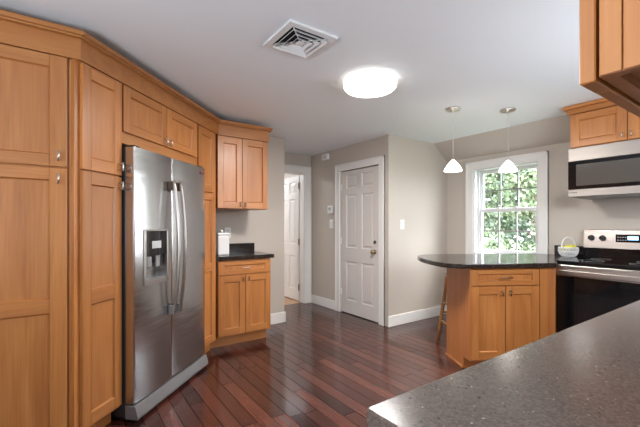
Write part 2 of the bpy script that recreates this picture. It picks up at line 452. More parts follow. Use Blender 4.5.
k.lathe([(0.0, 0), (0.024, -0.001), (0.026, -0.006), (0.011, -0.010), (0.010, -0.034), (0.022, -0.040), (0.027, -0.052), (0.021, -0.064), (0, -0.067)], (kx, 0, 0.885), 24, axis='y')
tag(k.build('door_knob', brass, d1), 'round aged brass knob')
MB().lathe([(0, 0), (0.021, -0.001), (0.021, -0.012), (0.012, -0.016), (0, -0.016)], (kx, 0, 1.01), 20, axis='y').build('deadbolt', bronze, d1)
for z in (0.28, 1.0, 1.76): MB().box(-0.004, 0.012, -0.010, 0.002, z - 0.045, z + 0.045).build('hinge', trim_paint, d1, bevel=0.003)
# its casing
def casing(b, y0, y1, ztop, w, x, dirx, t=0.02):
    """boards around an opening y0..y1 on a wall at x (dirx -1 = room lies at smaller x)"""
    def bx(ya, yb, za, zb, th):
        b.box(min(x, x + dirx * th), max(x, x + dirx * th), ya, yb, za, zb)
    bx(y0 - w, y0, 0, ztop, t); bx(y1, y1 + w, 0, ztop, t); bx(y0 - w, y1 + w, ztop, ztop + w, t)
    bx(y0 - w, y0 - w + 0.022, 0, ztop + w, t + 0.009); bx(y1 + w - 0.022, y1 + w, 0, ztop + w, t + 0.009); bx(y0 - w, y1 + w, ztop + w - 0.022, ztop + w, t + 0.009)
    return b
struct(casing(MB(), DY0 - 0.002, DY1 + 0.002, DZ, 0.096, XD, -1).build('trim_1', trim_paint, bevel=0.003), 'white casing around the closed six panel door', 'door trim')

# open doorway and its door
b = MB()
cw = 0.12
b.box(OX1, OX1 + cw - 0.002, YO - 0.02, YO, 0, OZ).box(OX0 - 0.108, OX0, YO - 0.02, YO, 0, OZ).box(OX0 - 0.108, OX1 + cw - 0.002, YO - 0.02, YO, OZ, OZ + 0.105)
b.box(OX0 - 0.108, OX1 + cw - 0.002, YO - 0.029, YO - 0.02, OZ + 0.083, OZ + 0.105).box(OX1 + cw - 0.024, OX1 + cw - 0.002, YO - 0.029, YO - 0.02, 0, OZ + 0.105)
b.box(OX1 - 0.010, OX1 + 0.006, YO, YO + 0.122, 0, OZ).box(OX0, OX0 + 0.012, YO, YO + 0.12, 0, OZ).box(OX0, OX1, YO, YO + 0.12, OZ - 0.012, OZ)
struct(b.build('trim_2', trim_paint, bevel=0.003), 'white casing around the open doorway', 'door trim')
d2 = struct(thing('door_2', 'white six panel door standing open in the far doorway', 'door', (3.046, 5.628, 0.015), R(-90)))
panel_door(d2, 0.70, 2.01, six(0.70))
for z in (0.22, 0.95, 1.85): MB().box(0.695, 0.712, -0.016, 0.0, z - 0.05, z + 0.05).build('hinge', bronze, d2, bevel=0.003)

# double hung window
wt = struct(thing('window_1', 'white double hung window with six panes in each sash', 'window', (XW, WY1, WZ0), R(-90)))
ww, wh = WY1 - WY0, WZ1 - WZ0
j = MB()
j.box(0, 0.018, -0.005, 0.16, 0, wh).box(ww - 0.018, ww, -0.005, 0.16, 0, wh).box(0.018, ww - 0.018, -0.005, 0.16, wh - 0.018, wh)
j.box(0.018, 0.04, 0.062, 0.075, 0.02, wh - 0.018).box(ww - 0.04, ww - 0.018, 0.062, 0.075, 0.02, wh - 0.018)
j.build('jamb', sash_white, wt, bevel=0.002)
MB().box(-0.0, ww, -0.004, 0.18, -0.02, 0.018).build('sill', sash_white, wt, bevel=0.003)
def sash(z0, z1, y, nm, mb_mat):
    s = MB(); x0, x1 = 0.02, ww - 0.02; st = 0.048; rb = 0.05
    s.box(x0, x0 + st, y, y + 0.034, z0, z1).box(x1 - st, x1, y, y + 0.034, z0, z1)
    s.box(x0 + st, x1 - st, y, y + 0.034, z0, z0 + rb).box(x0 + st, x1 - st, y, y + 0.034, z1 - 0.042, z1)
    o = s.build(nm, sash_white, wt, bevel=0.003)
    gx0, gx1, gz0, gz1 = x0 + st, x1 - st, z0 + rb, z1 - 0.042
    g = MB().box(gx0, gx1, y + 0.014, y + 0.020, gz0, gz1).build('pane', wg, o)
    b = MB()
    for i in (1, 2): xx = gx0 + (gx1 - gx0) * i / 3; b.box(xx - 0.0075, xx + 0.0075, y + 0.008, y + 0.026, gz0, gz1)
    zz = (gz0 + gz1) / 2; b.box(gx0, gx1, y + 0.009, y + 0.025, zz - 0.0075, zz + 0.0075)
    b.build('muntin', mb_mat, o)
    return o
zm = 0.555
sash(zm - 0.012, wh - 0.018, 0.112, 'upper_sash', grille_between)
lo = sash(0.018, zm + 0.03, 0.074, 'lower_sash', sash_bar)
MB().box(0.26, 0.31, 0.066, 0.084, zm + 0.03, zm + 0.042).box(0.47, 0.52, 0.066, 0.084, zm + 0.03, zm + 0.042).build('sash_lock', sash_white, lo, bevel=0.003)
b = MB(); cw = 0.104
def cas(y0, y1, z0, z1, t): b.box(XW - t, XW, y0, y1, z0, z1)
cas(WY1, WY1 + cw, 0.84, WZ1, 0.02); cas(WY0 - cw, WY0, 0.84, WZ1, 0.02); cas(WY0 - cw, WY1 + cw, WZ1, WZ1 + cw - 0.01, 0.02)
cas(WY1 + cw - 0.02, WY1 + cw, 0.84, WZ1 + cw - 0.01, 0.028); cas(WY0 - cw, WY0 - cw + 0.02, 0.84, WZ1 + cw - 0.01, 0.028); cas(WY0 - cw, WY1 + cw, WZ1 + cw - 0.03, WZ1 + cw - 0.01, 0.028)
struct(b.build('trim_3', trim_paint, bevel=0.003), 'white casing around the double hung window', 'window trim')

# ------------------------------------------------------------------ cabinets
def pull(parent, x, z, length=0.055, vertical=True, m=nickel, y=-0.020, rad=0.0048):
    b = MB(); off = 0.026; q = length * 0.5
    if vertical:
        b.tube([(x, y - off, z - q), (x, y - off, z + q)], rad, 10)
        for s in (-0.32, 0.32): b.tube([(x, y + 0.001, z + s * length), (x, y - off, z + s * length)], rad * 0.8, 8)
    else:
        b.tube([(x - q, y - off, z), (x + q, y - off, z)], rad, 10)
        for s in (-0.36, 0.36): b.tube([(x + s * length, y + 0.001, z), (x + s * length, y - off, z)], rad * 0.8, 8)
    return b
def shaker(parent, x0, x1, z0, z1, name='door', stile=0.068, rail=0.066, mids=(), handle=None, th=0.020, rec=0.012, hm=nickel):
    """framed door: upright stiles, level rails, sunk flat panels. local front faces -y, back on y=0"""
    b = MB()
    b.box(x0, x0 + stile, -th, 0, z0, z1, wood_v).box(x1 - stile, x1, -th, 0, z0, z1, wood_v)
    a, c = x0 + stile, x1 - stile
    cuts = [(z0, z0 + rail)] + [(q - rail * 0.6, q + rail * 0.6) for q in mids] + [(z1 - rail, z1)]
    for p, q in cuts: b.box(a, c, -th + 0.0006, 0, p, q, wood_h)
    for (p0, p1), (q0, q1) in zip(cuts, cuts[1:]):
        lo_, hi_ = p1, q0; s = 0.005
        yb, yf = -th + rec, -th + 0.0006
        # sunk panel with sloped sticking around it
        O = [(a, yf, lo_), (c, yf, lo_), (c, yf, hi_), (a, yf, hi_)]
        I = [(a + s, yb, lo_ + s), (c - s, yb, lo_ + s), (c - s, yb, hi_ - s), (a + s, yb, hi_ - s)]
        vo = [b.bm.verts.new(p) for p in O]; vi = [b.bm.verts.new(p) for p in I]
        fs = [b.bm.faces.new(vi)]
        for k in range(4): fs.append(b.bm.faces.new((vo[k], vo[(k + 1) % 4], vi[(k + 1) % 4], vi[k])))
        for k_, f in enumerate(fs): f.material_index = b.mi(wood_v if k_ in (0, 2, 4) else wood_h)
        bmesh.ops.recalc_face_normals(b.bm, faces=fs)
        for f in fs:
            if f.normal.y > 0: f.normal_flip()
    o = b.build(name, wood_v, parent, bevel=0.0018, seg=1)
    if handle:
        hx, hz, ln, vert = handle
        pull(o, hx, hz, ln, vert, hm, -th).build('handle', hm, o)
    return o
def drawer(parent, x0, x1, z0, z1, ln, hm):
    return shaker(parent, x0, x1, z0, z1, 'drawer', 0.062, 0.040, (), ((x0 + x1) / 2, (z0 + z1) / 2, ln, False), hm=hm)

# left pantry: three tall columns, only the right one reaches into the picture
NB = -1.635                      # face frames of the angled run
def PS(s, n): return ((s + n) / R2, (s - n) / R2)
pan = thing('pantry_cabinet', 'wide maple pantry at the far left with tall two panel doors', 'pantry cabinet', (0, 2.36, 0), 0)
MB().prism([(XL + 0.01, 0), (0.004, 0), (-0.30, 0.30), (XL + 0.01, 0.30)], 0.10, 2.25).build('body', wood_v, pan, bevel=0.002)
MB().prism([(XL + 0.01, 0.07), (-0.066, 0.07), (-0.30, 0.30), (XL + 0.01, 0.30)], 0.0, 0.10).build('toe_kick', wood_h, pan)
for i in range(3):
    x1 = 0.0 - i * 0.49 - 0.002; x0 = x1 - 0.478
    shaker(pan, x0, x1, 1.553, 2.134, stile=0.076, rail=0.062, handle=(x1 - 0.038, 1.606, 0.054, True))
    shaker(pan, x0, x1, 0.118, 1.544, stile=0.076, rail=0.062, mids=(0.822,), handle=(x1 - 0.038, 1.488, 0.054, True))
MB().box(0.003, 0.026, -0.006, 0.006, 0.10, 2.134).build('filler_strip', wood_v, pan, bevel=0.002)

def diag(name, label, cat, s0): 
    x, y = PS(s0, NB); return thing(name, label, cat, (x, y, 0), R(45))
# narrow tall cabinet left of the refrigerator
s0 = 1.676
t = diag('tall_cabinet', 'narrow tall maple cabinet on the angled run left of the refrigerator', 'tall cabinet', s0)
MB().box(0, 2.012 - s0, 0, 0.58, 0.10, 2.25).build('body', wood_v, t, bevel=0.002)
MB().box(0.005, 2.012 - s0, 0.06, 0.58, 0, 0.10).build('toe_kick', wood_h, t)
shaker(t, 1.709 - s0, 2.010 - s0, 1.553, 2.134, stile=0.060, rail=0.070, handle=(2.010 - s0 - 0.022, 1.606, 0.054, True))
shaker(t, 1.709 - s0, 2.010 - s0, 0.118, 1.544, stile=0.060, rail=0.070, mids=(0.84,), handle=(2.010 - s0 - 0.022, 1.488, 0.054, True))
# cabinet above the refrigerator
s0 = 2.014
t = diag('overhead_cabinet', 'low two door maple cabinet directly above the stainless refrigerator', 'wall cabinet', s0)
e = 2.948 - s0
MB().box(0, e, 0, 0.58, 1.765, 2.25).build('body', wood_h, t, bevel=0.002)
mid = 2.488 - s0
shaker(t, 0.012, mid - 0.003, 1.838, 2.134, stile=0.066, rail=0.058, handle=(mid - 0.028, 1.872, 0.05, True))
shaker(t, mid + 0.003, e - 0.008, 1.838, 2.134, stile=0.066, rail=0.058, handle=(mid + 0.028, 1.872, 0.05, True))
# tall cabinet right of the refrigerator
s0 = 2.950
t = diag('tall_cabinet', 'slim tall maple cabinet between the refrigerator and the small counter', 'tall cabinet', s0)
yc = (3.53)
e = 3.335 - s0
MB().prism([(0, 0), (e, 0), (e + 0.03, 0.03), (e + 0.03, 0.30), (0, 0.58)], 0.10, 2.25).build('body', wood_v, t, bevel=0.002)
MB().box(0, e, 0.06, 0.4, 0, 0.10).build('toe_kick', wood_h, t)
shaker(t, 0.018, 0.318, 1.553, 2.134, stile=0.056, rail=0.066)
shaker(t, 0.018, 0.318, 0.118, 1.544, stile=0.056, rail=0.066, mids=(0.84,))

# crown along all of them
def crown_line(d):
    y1 = 2.34 - d; n = (-1.615 + d) * R2; y3 = 3.51 - d; x4 = 1.782 + d
    return [(XL + 0.01, y1), (y1 + n, y1), (y3 + n, y3), (x4, y3), (x4, YF - 0.005)]
def ribbon(b, d0, d1, z0, z1):
    A, B = crown_line(d0), crown_line(d1)
    for k in range(4):
        b.prism([A[k], A[k + 1], B[k + 1], B[k]], z0, z1, wood_h)
    return b
cr = thing('crown_molding', 'maple crown running along the tops of the left cabinets', 'crown molding')
ribbon(MB(), -0.018, 0.004, 2.139, 2.250).build('frieze', wood_h, cr)
ribbon(MB(), -0.018, 0.028, 2.250, 2.262).build('cove', wood_h, cr, bevel=0.004)
ribbon(MB(), -0.018, 0.034, 2.262, 2.288).build('cap', wood_h, cr, bevel=0.004)

# wall cabinet and base cabinet with the small counter
t = thing('wall_cabinet', 'two door maple wall cabinet hanging over the small dark counter', 'wall cabinet', (1.220, 3.53, 0))
MB().box(0, 0.557, 0, 0.31, 1.408, 2.25).build('body', wood_v, t, bevel=0.002)
MB().box(0.0, 0.557, 0.31, YF - 3.532, 1.43, 2.25).build('back_box', wood_v, t)
shaker(t, 0.001, 0.259, 1.412, 2.134, stile=0.060, rail=0.066, handle=(0.259 - 0.026, 1.452, 0.05, True), hm=bronze)
shaker(t, 0.263, 0.553, 1.412, 2.134, stile=0.060, rail=0.066, handle=(0.263 + 0.026, 1.452, 0.05, True), hm=bronze)
t = thing('base_cabinet', 'small maple base cabinet with one drawer under the short counter', 'base cabinet', (1.226, 3.53, 0))
MB().box(0, 0.584, 0, YF - 3.532, 0.105, 0.885).build('body', wood_v, t, bevel=0.002)
MB().box(-0.05, 0.569, 0.065, YF - 3.532, 0, 0.105).build('toe_kick', wood_h, t)
drawer(t, 0.002, 0.580, 0.735, 0.868, 0.085, nickel)
shaker(t, 0.002, 0.288, 0.122, 0.724, stile=0.062, rail=0.066, handle=(0.288 - 0.028, 0.682, 0.042, True), hm=bronze)
shaker(t, 0.294, 0.580, 0.122, 0.724, stile=0.062, rail=0.066, handle=(0.294 + 0.028, 0.682, 0.042, True), hm=bronze)
t = thing('countertop', 'short dark countertop with a backsplash strip on the small base cabinet', 'countertop', (1.232, 3.53, 0.885))
MB().box(-0.0, 0.610, -0.040, YF - 3.532, 0, 0.040).build('slab', stone_dark, t, bevel=0.005, seg=3)
MB().box(0.03, 0.610, YF - 3.552, YF - 3.532, 0.040, 0.140).build('backsplash', stone_dark, t, bevel=0.002)

# canister on it
t = thing('canister', 'white square lidded canister on the short dark countertop', 'canister', (1.345, 3.74, 0.925))
MB().box(-0.062, 0.062, -0.06, 0.06, 0, 0.205).build('jar', white_ceramic, t, bevel=0.012, seg=3)
l = MB().box(-0.064, 0.064, -0.062, 0.062, 0.206, 0.232).build('lid', white_ceramic, t, bevel=0.008, seg=3)
MB().lathe([(0, 0.23), (0.010, 0.232), (0.009, 0.240), (0.016, 0.250), (0.012, 0.262), (0, 0.265)], n=18).build('knob', white_ceramic, l)

# ------------------------------------------------------------------ refrigerator
x, y = PS(2.022, -1.53)
# doors bow gently outwards
fr_ = thing('refrigerator', 'stainless side by side refrigerator with a dispenser in its left door', 'refrigerator', (x, y, 0), R(45))
FW = 0.915; SP = 0.408; ZB, ZT = 0.118, 1.737
MB().box(0.004, FW - 0.004, 0.072, 0.66, 0.025, 1.735).build('body', grey_side, fr_, bevel=0.004)
DX0, DX1, DZ0, DZ1 = 0.085, 0.345, 0.845, 1.215
def bowed_door(x0, x1, bulge, hole=None):
    b = MB(); bm = b.bm; V = {}
    def vt_(x, y, z):
        k = (round(x, 5), round(y, 5), round(z, 5))
        if k not in V: V[k] = bm.verts.new((x, y, z))
        return V[k]
    xs = {x0 + (x1 - x0) * k / 40 for k in range(41)}
    xs |= {x0 + q for q in (0.002, 0.004, 0.007)} | {x1 - q for q in (0.002, 0.004, 0.007)}
    zs = [ZB, ZT]
    if hole:
        xs = {x for x in xs if abs(x - hole[0]) > 0.002 and abs(x - hole[1]) > 0.002} | {hole[0], hole[1]}; zs = [ZB, hole[2], hole[3], ZT]
    xs = sorted(xs)
    def fy(x):
        u = (x - x0) / (x1 - x0); e_ = min(x - x0, x1 - x)
        return bulge * (2 * u - 1) ** 2 + 0.006 * max(0, 1 - e_ / 0.008) ** 2
    yb = 0.068; fs = []
    for i in range(len(xs) - 1):
        xa, xb = xs[i], xs[i + 1]
        for j in range(len(zs) - 1):
            za, zb = zs[j], zs[j + 1]
            if hole and j == 1 and xa >= hole[0] - 1e-6 and xb <= hole[1] + 1e-6:
                for z_ in (za, zb): fs.append(bm.faces.new((vt_(xa, fy(xa), z_), vt_(xb, fy(xb), z_), vt_(xb, 0.062, z_), vt_(xa, 0.062, z_))))
                fs.append(bm.faces.new((vt_(xa, 0.062, za), vt_(xb, 0.062, za), vt_(xb, 0.062, zb), vt_(xa, 0.062, zb))))
                continue
            f = bm.faces.new((vt_(xa, fy(xa), za), vt_(xb, fy(xb), za), vt_(xb, fy(xb), zb), vt_(xa, fy(xa), zb))); f.smooth = True; fs.append(f)
        for z_ in (ZB, ZT): fs.append(bm.faces.new((vt_(xa, fy(xa), z_), vt_(xb, fy(xb), z_), vt_(xb, yb, z_), vt_(xa, yb, z_))))
    for x_ in (x0, x1):
        for j in range(len(zs) - 1): fs.append(bm.faces.new((vt_(x_, fy(x_), zs[j]), vt_(x_, yb, zs[j]), vt_(x_, yb, zs[j + 1]), vt_(x_, fy(x_), zs[j + 1]))))
    if hole:
        for x_ in (hole[0], hole[1]): fs.append(bm.faces.new((vt_(x_, fy(x_), hole[2]), vt_(x_, fy(x_), hole[3]), vt_(x_, 0.062, hole[3]), vt_(x_, 0.062, hole[2]))))
    fs.append(bm.faces.new((bm.verts.new((x0, yb, ZB)), bm.verts.new((x1, yb, ZB)), bm.verts.new((x1, yb, ZT)), bm.verts.new((x0, yb, ZT)))))
    return b
BUL = 0.011
rd = bowed_door(SP + 0.002, FW, BUL).build('right_door', steel, fr_)
ld = bowed_door(0, SP - 0.002, BUL, (DX0, DX1, DZ0, DZ1)).build('left_door', steel, fr_)
for o in (rd, ld):
    bm_ = bmesh.new(); bm_.from_mesh(o.data); bmesh.ops.recalc_face_normals(bm_, faces=bm_.faces[:])
    for e_ in bm_.edges:
        if len(e_.link_faces) == 2 and e_.calc_face_angle(0) > R(50): e_.smooth = False
    bm_.to_mesh(o.data); bm_.free()
# dispenser
dp = MB()
for a in ((DX0, DX0 + 0.018, DZ0, DZ1), (DX1 - 0.012, DX1, DZ0, DZ1), (DX0, DX1, DZ0, DZ0 + 0.03), (DX0, DX1, DZ1 - 0.012, DZ1)):
    dp.box(a[0], a[1], -0.006, 0.02, a[2], a[3])
dp = dp.build('dispenser', steel_warm, ld, bevel=0.003)
MB().box(DX0 + 0.018, DX1 - 0.012, 0.004, 0.03, 1.035, DZ1 - 0.012).build('control_panel', black_gloss, ld, bevel=0.003)
MB().box(DX0 + 0.085, DX0 + 0.185, 0.0015, 0.005, 1.085, 1.135).build('display', mark_grey, ld, bevel=0.001)
b = MB()
b.box(DX0 + 0.05, DX0 + 0.10, 0.012, 0.045, 0.955, 1.035).box(DX0 + 0.14, DX0 + 0.19, 0.012, 0.045, 0.955, 1.035)
b.build('paddle', grey_grille, ld, bevel=0.01, seg=3)
MB().lathe([(0.016, 1.04), (0.016, 1.0), (0.010, 0.985)], (DX0 + 0.12, 0.02, 0), 16).build('spout', black_mat, ld)
MB().box(DX0 + 0.018, DX1 - 0.012, 0.004, 0.057, DZ0 + 0.03, DZ0 + 0.036).build('drip_tray', grey_grille, ld)
# bowed handles, one on each door
for xc, par in ((SP - 0.040, ld), (SP + 0.042, rd)):
    h_ = MB(); pts = []
    for k in range(25):
        u = k / 24; zz = 0.60 + 0.965 * u
        pts.append((xc, -0.030 - 0.042 * math.sin(math.pi * u) ** 0.8, zz))
    h_.tube(pts, 0.0135, 12, flat=0.7)
    h_ = h_.build('handle', steel_warm, par)
    for zz in (0.615, 1.515):
        MB().box(xc - 0.013, xc + 0.013, -0.040, 0.004, zz - 0.02, zz + 0.045).build('bracket', grey_grille if zz < 1 else bronze, h_, bevel=0.005)  # upper bracket in bronze: a dark brown reflection put into its colour
b = MB().lathe([(0, -0.0035), (0.010, -0.003), (0.010, 0.002)], (FW - 0.085, 0, 1.688), 20, axis='y').build('badge', mark_plum, rd)
b = MB()
for k in range(3): b.box(FW - 0.070 + k * 0.013, FW - 0.061 + k * 0.013, -0.001, 0.002, 1.682, 1.694)
tag(b.build('nameplate', mark_dark, rd), 'tiny grey name mark')
g = MB().prism([(0.07, 0.020), (-0.018, 0.020), (-0.022, 0.034), (0.0, 0.108), (0.07, 0.108)], -0.004, FW + 0.004, axis='x').build('grille', grey_grille, fr_, bevel=0.003)
b = MB()
for k in range(9): b.prism([(-0.0215 + 0.022 * 0.45, 0.062), (-0.0215 + 0.022 * 0.75, 0.084), (0.01, 0.084), (0.01, 0.062)], 0.11 + k * 0.021, 0.122 + k * 0.021, axis='x')
b.build('vent_slot', dark_void, g)
MB().box(0.03, FW - 0.03, 0.03, 0.6, 0.0, 0.026).build('base', black_mat, fr_)
for xx in (0.02, FW - 0.07):
    MB().box(xx, xx + 0.05, 0.02, 0.12, 1.737, 1.752).build('hinge_cover', black_mat, fr_, bevel=0.004)

# ------------------------------------------------------------------ peninsula
PA = R(-29.33)
P0 = Vector((2.757, 1.743))
U = Vector((math.cos(PA), math.sin(PA))); Wv = Vector((-math.sin(PA), math.cos(PA)))
def toUW(x, y):
    d = Vector((x, y)) - P0; return (d.dot(U), d.dot(Wv))
def UW(u, w): p = P0 + u * U + w * Wv; return (p.x, p.y)
RL = 1.452       # left side of the range
t = thing('peninsula_cabinet', 'maple peninsula cabinet with a drawer over two doors under the round ended counter', 'base cabinet', (P0.x, P0.y, 0), PA)
poly = [(0.018, 0.02), (0.70, 0.02), toUW(3.655, RL + 0.012), toUW(XW - 0.02, RL + 0.012), toUW(XW - 0.02, 1.70), (0.9, 0.434), (0.018, 0.434)]
MB().prism(poly, 0.10, 0.88).build('body', wood_v, t, bevel=0.002)
MB().prism([(0.018, 0.115), (0.70, 0.10), toUW(3.72, RL + 0.014), toUW(XW - 0.03, RL + 0.014), (0.9, 0.43), (0.018, 0.43)], 0.0, 0.10).build('toe_kick', wood_h, t)
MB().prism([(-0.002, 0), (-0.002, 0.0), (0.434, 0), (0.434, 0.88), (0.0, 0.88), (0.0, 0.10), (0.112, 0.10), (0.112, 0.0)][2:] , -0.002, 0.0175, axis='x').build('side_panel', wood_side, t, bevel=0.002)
MB().box(-0.014, -0.002, 0.112, 0.436, 0, 0.020).build('shoe_strip', wood_h, t, bevel=0.004)
MB().box(0.632, 0.700, 0.004, 0.02, 0.10, 0.88).build('end_stile', wood_v, t, bevel=0.002)
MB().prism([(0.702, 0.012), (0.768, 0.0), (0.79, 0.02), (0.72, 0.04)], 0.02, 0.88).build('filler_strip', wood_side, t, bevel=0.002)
# doors sit on the frame plane w = 0.02
def shift(o, dy):
    o.location.y += dy; return o
shift(drawer(t, 0.010, 0.622, 0.732, 0.866, 0.10, bronze), 0.02)
shift(shaker(t, 0.010, 0.313, 0.106, 0.722, stile=0.070, rail=0.066, handle=(0.313 - 0.032, 0.668, 0.05, True), hm=bronze), 0.02)
shift(shaker(t, 0.319, 0.622, 0.106, 0.722, stile=0.070, rail=0.066, handle=(0.319 + 0.032, 0.668, 0.05, True), hm=bronze), 0.02)

# round ended counter with its upstand by the range
ct = thing('peninsula_countertop', 'polished dark counter with a rounded end running from the range past the window', 'countertop', (P0.x, P0.y, 0.880), PA)
ctrl = [(-0.05, -0.030), (-0.125, -0.008), (-0.185, 0.05), (-0.215, 0.14), (-0.228, 0.25), (-0.232, 0.36), (-0.228, 0.47), (-0.215, 0.58), (-0.19, 0.69), (-0.15, 0.79), (-0.08, 0.87), (0.01, 0.92), (0.12, 0.94)]
def catmull(P, n=4):
    out = []
    for i in range(len(P) - 1):
        a, b, c, d = P[max(i - 1, 0)], P[i], P[i + 1], P[min(i + 2, len(P) - 1)]
        for k in range(n):
            q = k / n
            out.append(tuple(0.5 * (2 * b[j] + (c[j] - a[j]) * q + (2 * a[j] - 5 * b[j] + 4 * c[j] - d[j]) * q * q + (-a[j] + 3 * b[j] - 3 * c[j] + d[j]) * q ** 3) for j in (0, 1)))
    return out + [P[-1]]
outline = catmull(ctrl)
outline += [toUW(XW - 0.035, 1.93 + 0.01), toUW(XW - 0.035, 1.80), toUW(XW - 0.003, 1.795), toUW(XW - 0.003, RL + 0.002), toUW(3.640, RL + 0.002)]
outline += [(0.785, -0.004), (0.772, -0.020), (0.752, -0.030)]
MB().prism(outline, 0, 0.040).build('slab', stone_dark, ct, bevel=0.006, seg=3)
ups = [toUW(XW - 0.003, 1.735), toUW(XW - 0.003, RL + 0.004), toUW(XW - 0.023, RL + 0.004), toUW(XW - 0.023, 1.735)]
MB().prism(ups, 0.040, 0.142).build('backsplash', stone_dark, ct, bevel=0.002)

# bar stool tucked behind
sx, sy = UW(0.262, 0.640)
st = thing('bar_stool', 'honey coloured wooden bar stool tucked under the far side of the peninsula', 'bar stool', (sx, sy, 0), PA)
b = MB(); b.lathe([(0, 0.700), (0.15, 0.700), (0.172, 0.708), (0.178, 0.720), (0.170, 0.732), (0.10, 0.728), (0, 0.722)], n=36)
b.build('seat', stool_wood, st)
top, bot = 0.120, 0.202
for a, c in ((-1, -1), (1, -1), (1, 1), (-1, 1)):
    cz = 0.135
    MB().tube([(a * bot, c * cz, 0), (a * (top + bot) / 2, c * (0.09 + cz) / 2, 0.35), (a * top, c * 0.09, 0.702)], [0.016, 0.019, 0.017], 12).build('leg', stool_wood, st)
def legp(a, c, z):
    u = z / 0.702; cz = 0.135
    return (a * (bot + (top - bot) * u), c * (cz + (0.09 - cz) * u), z)
for (p, q, z) in (((-1, -1), (-1, 1), 0.24), ((1, -1), (1, 1), 0.24), ((-1, -1), (1, -1), 0.33), ((-1, 1), (1, 1), 0.33), ((-1, -1), (-1, 1), 0.43), ((1, -1), (1, 1), 0.43)):
    MB().tube([legp(*p, z), legp(*q, z)], 0.010, 10).build('rung', stool_wood, st)

# ------------------------------------------------------------------ range
rg = thing('range', 'stainless electric range with a black glass cooktop and oven door', 'range', (3.655, RL - 0.003, 0), R(-90))
RW = 0.758; RD = XW - 3.655 - 0.012
MB().box(0, RW, 0.03, RD, 0.04, 0.885).build('body', grey_side, rg, bevel=0.004)
MB().box(0.03, RW - 0.03, 0.06, RD - 0.05, 0.0, 0.04).build('base', black_mat, rg)
ck = MB().box(-0.002, RW + 0.002, -0.010, RD - 0.05, 0.886, 0.921).build('cooktop', black_gloss, rg, bevel=0.008, seg=3)
for cx, cy, rr in ((0.20, 0.18, 0.10), (0.56, 0.18, 0.085), (0.20, 0.44, 0.075), (0.56, 0.44, 0.10)):
    MB().lathe([(rr - 0.004, 0.9212), (rr - 0.004, 0.9216), (rr, 0.9216), (rr, 0.9212)], (cx, cy, 0), 40).build('burner_ring', mark_grey, ck)
dr = MB().box(0.004, RW - 0.004, -0.012, 0.03, 0.215, 0.784).build('oven_door', black_gloss, rg, bevel=0.006, seg=3)
MB().box(0.12, RW - 0.12, -0.0135, -0.011, 0.30, 0.64).build('oven_window', oven_glass, dr, bevel=0.001)
MB().box(0.004, RW - 0.004, -0.014, 0.03, 0.786, 0.884).build('front_band', steel_warm, rg, bevel=0.004)
hd = MB()
hd.box(0.020, RW - 0.020, -0.062, -0.040, 0.800, 0.842)
for xx in (0.05, RW - 0.05): hd.box(xx - 0.014, xx + 0.014, -0.045, -0.012, 0.806, 0.836)
hd.build('handle', steel_warm, dr, bevel=0.006, seg=3)
MB().box(0.004, RW - 0.004, -0.010, 0.03, 0.05, 0.205).build('storage_drawer', steel_warm, rg, bevel=0.005)
MB().box(0, RW, RD - 0.055, RD, 0.886, 1.022).build('backguard_base', black_gloss, rg, bevel=0.004)
bgd = MB().prism([(RD - 0.072, 1.014), (RD, 1.014), (RD, 1.195), (RD - 0.050, 1.195)], 0.0, RW, axis='x').build('backguard', steel_warm, rg, bevel=0.005)
def bgy(z): return RD - 0.072 + 0.022 * (z - 1.014) / 0.181
for xx in (0.068, 0.160, 0.598, 0.690):
    MB().lathe([(0, -0.001), (0.027, -0.001), (0.024, -0.026), (0.020, -0.030), (0, -0.030)], (xx, bgy(1.115), 1.115), 24, axis='y').box(xx - 0.005, xx + 0.005, bgy(1.115) - 0.036, bgy(1.115) - 0.02, 1.092, 1.138).build('knob', black_mat, bgd, bevel=0.002)
MB().box(0.262, 0.500, bgy(1.12) - 0.006, bgy(1.12) + 0.006, 1.078, 1.152).build('control_display', black_gloss, bgd, bevel=0.002)
MB().box(0.352, 0.430, bgy(1.12) - 0.0075, bgy(1.12), 1.102, 1.136).build('clock_screen', screen_glow, bgd)
b = MB()
for i in range(4):
    for k in range(2): b.box(0.275 + i * 0.019, 0.286 + i * 0.019, bgy(1.12) - 0.0075, bgy(1.12), 1.094 + k * 0.028, 1.102 + k * 0.028)
b.build('touch_keys', mark_grey, bgd)

# ------------------------------------------------------------------ microwave and the cabinet over it
mw = thing('microwave', 'stainless over the range microwave with a dark glass door', 'microwave', (3.84, 1.421, 0), R(-90))
MW = 0.76; MD = XW - 3.84 - 0.006; M0, M1 = 1.494, 1.950
MB().box(0.002, MW - 0.002, 0.02, MD, M0 + 0.012, M1).build('body', grey_side, mw, bevel=0.003)
MB().box(0.02, MW - 0.02, 0.03, MD - 0.02, M0, M0 + 0.013).build('underside_panel', mat('grey_mesh_panel', (0.30, 0.30, 0.30, 1), 0.4, 0.6), mw)
MB().box(0, MW, -0.012, 0.022, 1.828, M1).build('vent_band', steel_soft, mw, bevel=0.004)
dd = MB().box(0, MW * 0.80, -0.012, 0.022, 1.572, 1.826).build('door', black_gloss, mw, bevel=0.003)
MB().box(0.065, MW * 0.80 - 0.07, -0.0135, -0.011, 1.600, 1.795).build('door_window', glass_grey, dd, bevel=0.001)
MB().box(MW * 0.80 + 0.002, MW, -0.012, 0.022, 1.572, 1.826).build('control_panel', black_gloss, mw, bevel=0.003)
bb = MB().box(0, MW, -0.016, 0.022, M0 + 0.006, 1.570).build('lower_band', steel_soft, mw, bevel=0.005)
b = MB().lathe([(0, -0.0175), (0.006, -0.0175), (0.006, -0.014)], (0.018, 0, 1.540), 14, axis='y')
for k in range(4): b.box(0.028 + k * 0.012, 0.036 + k * 0.012, -0.0172, -0.014, 1.534, 1.546)
tag(b.build('nameplate', mark_dark, bb), 'tiny dark name mark')

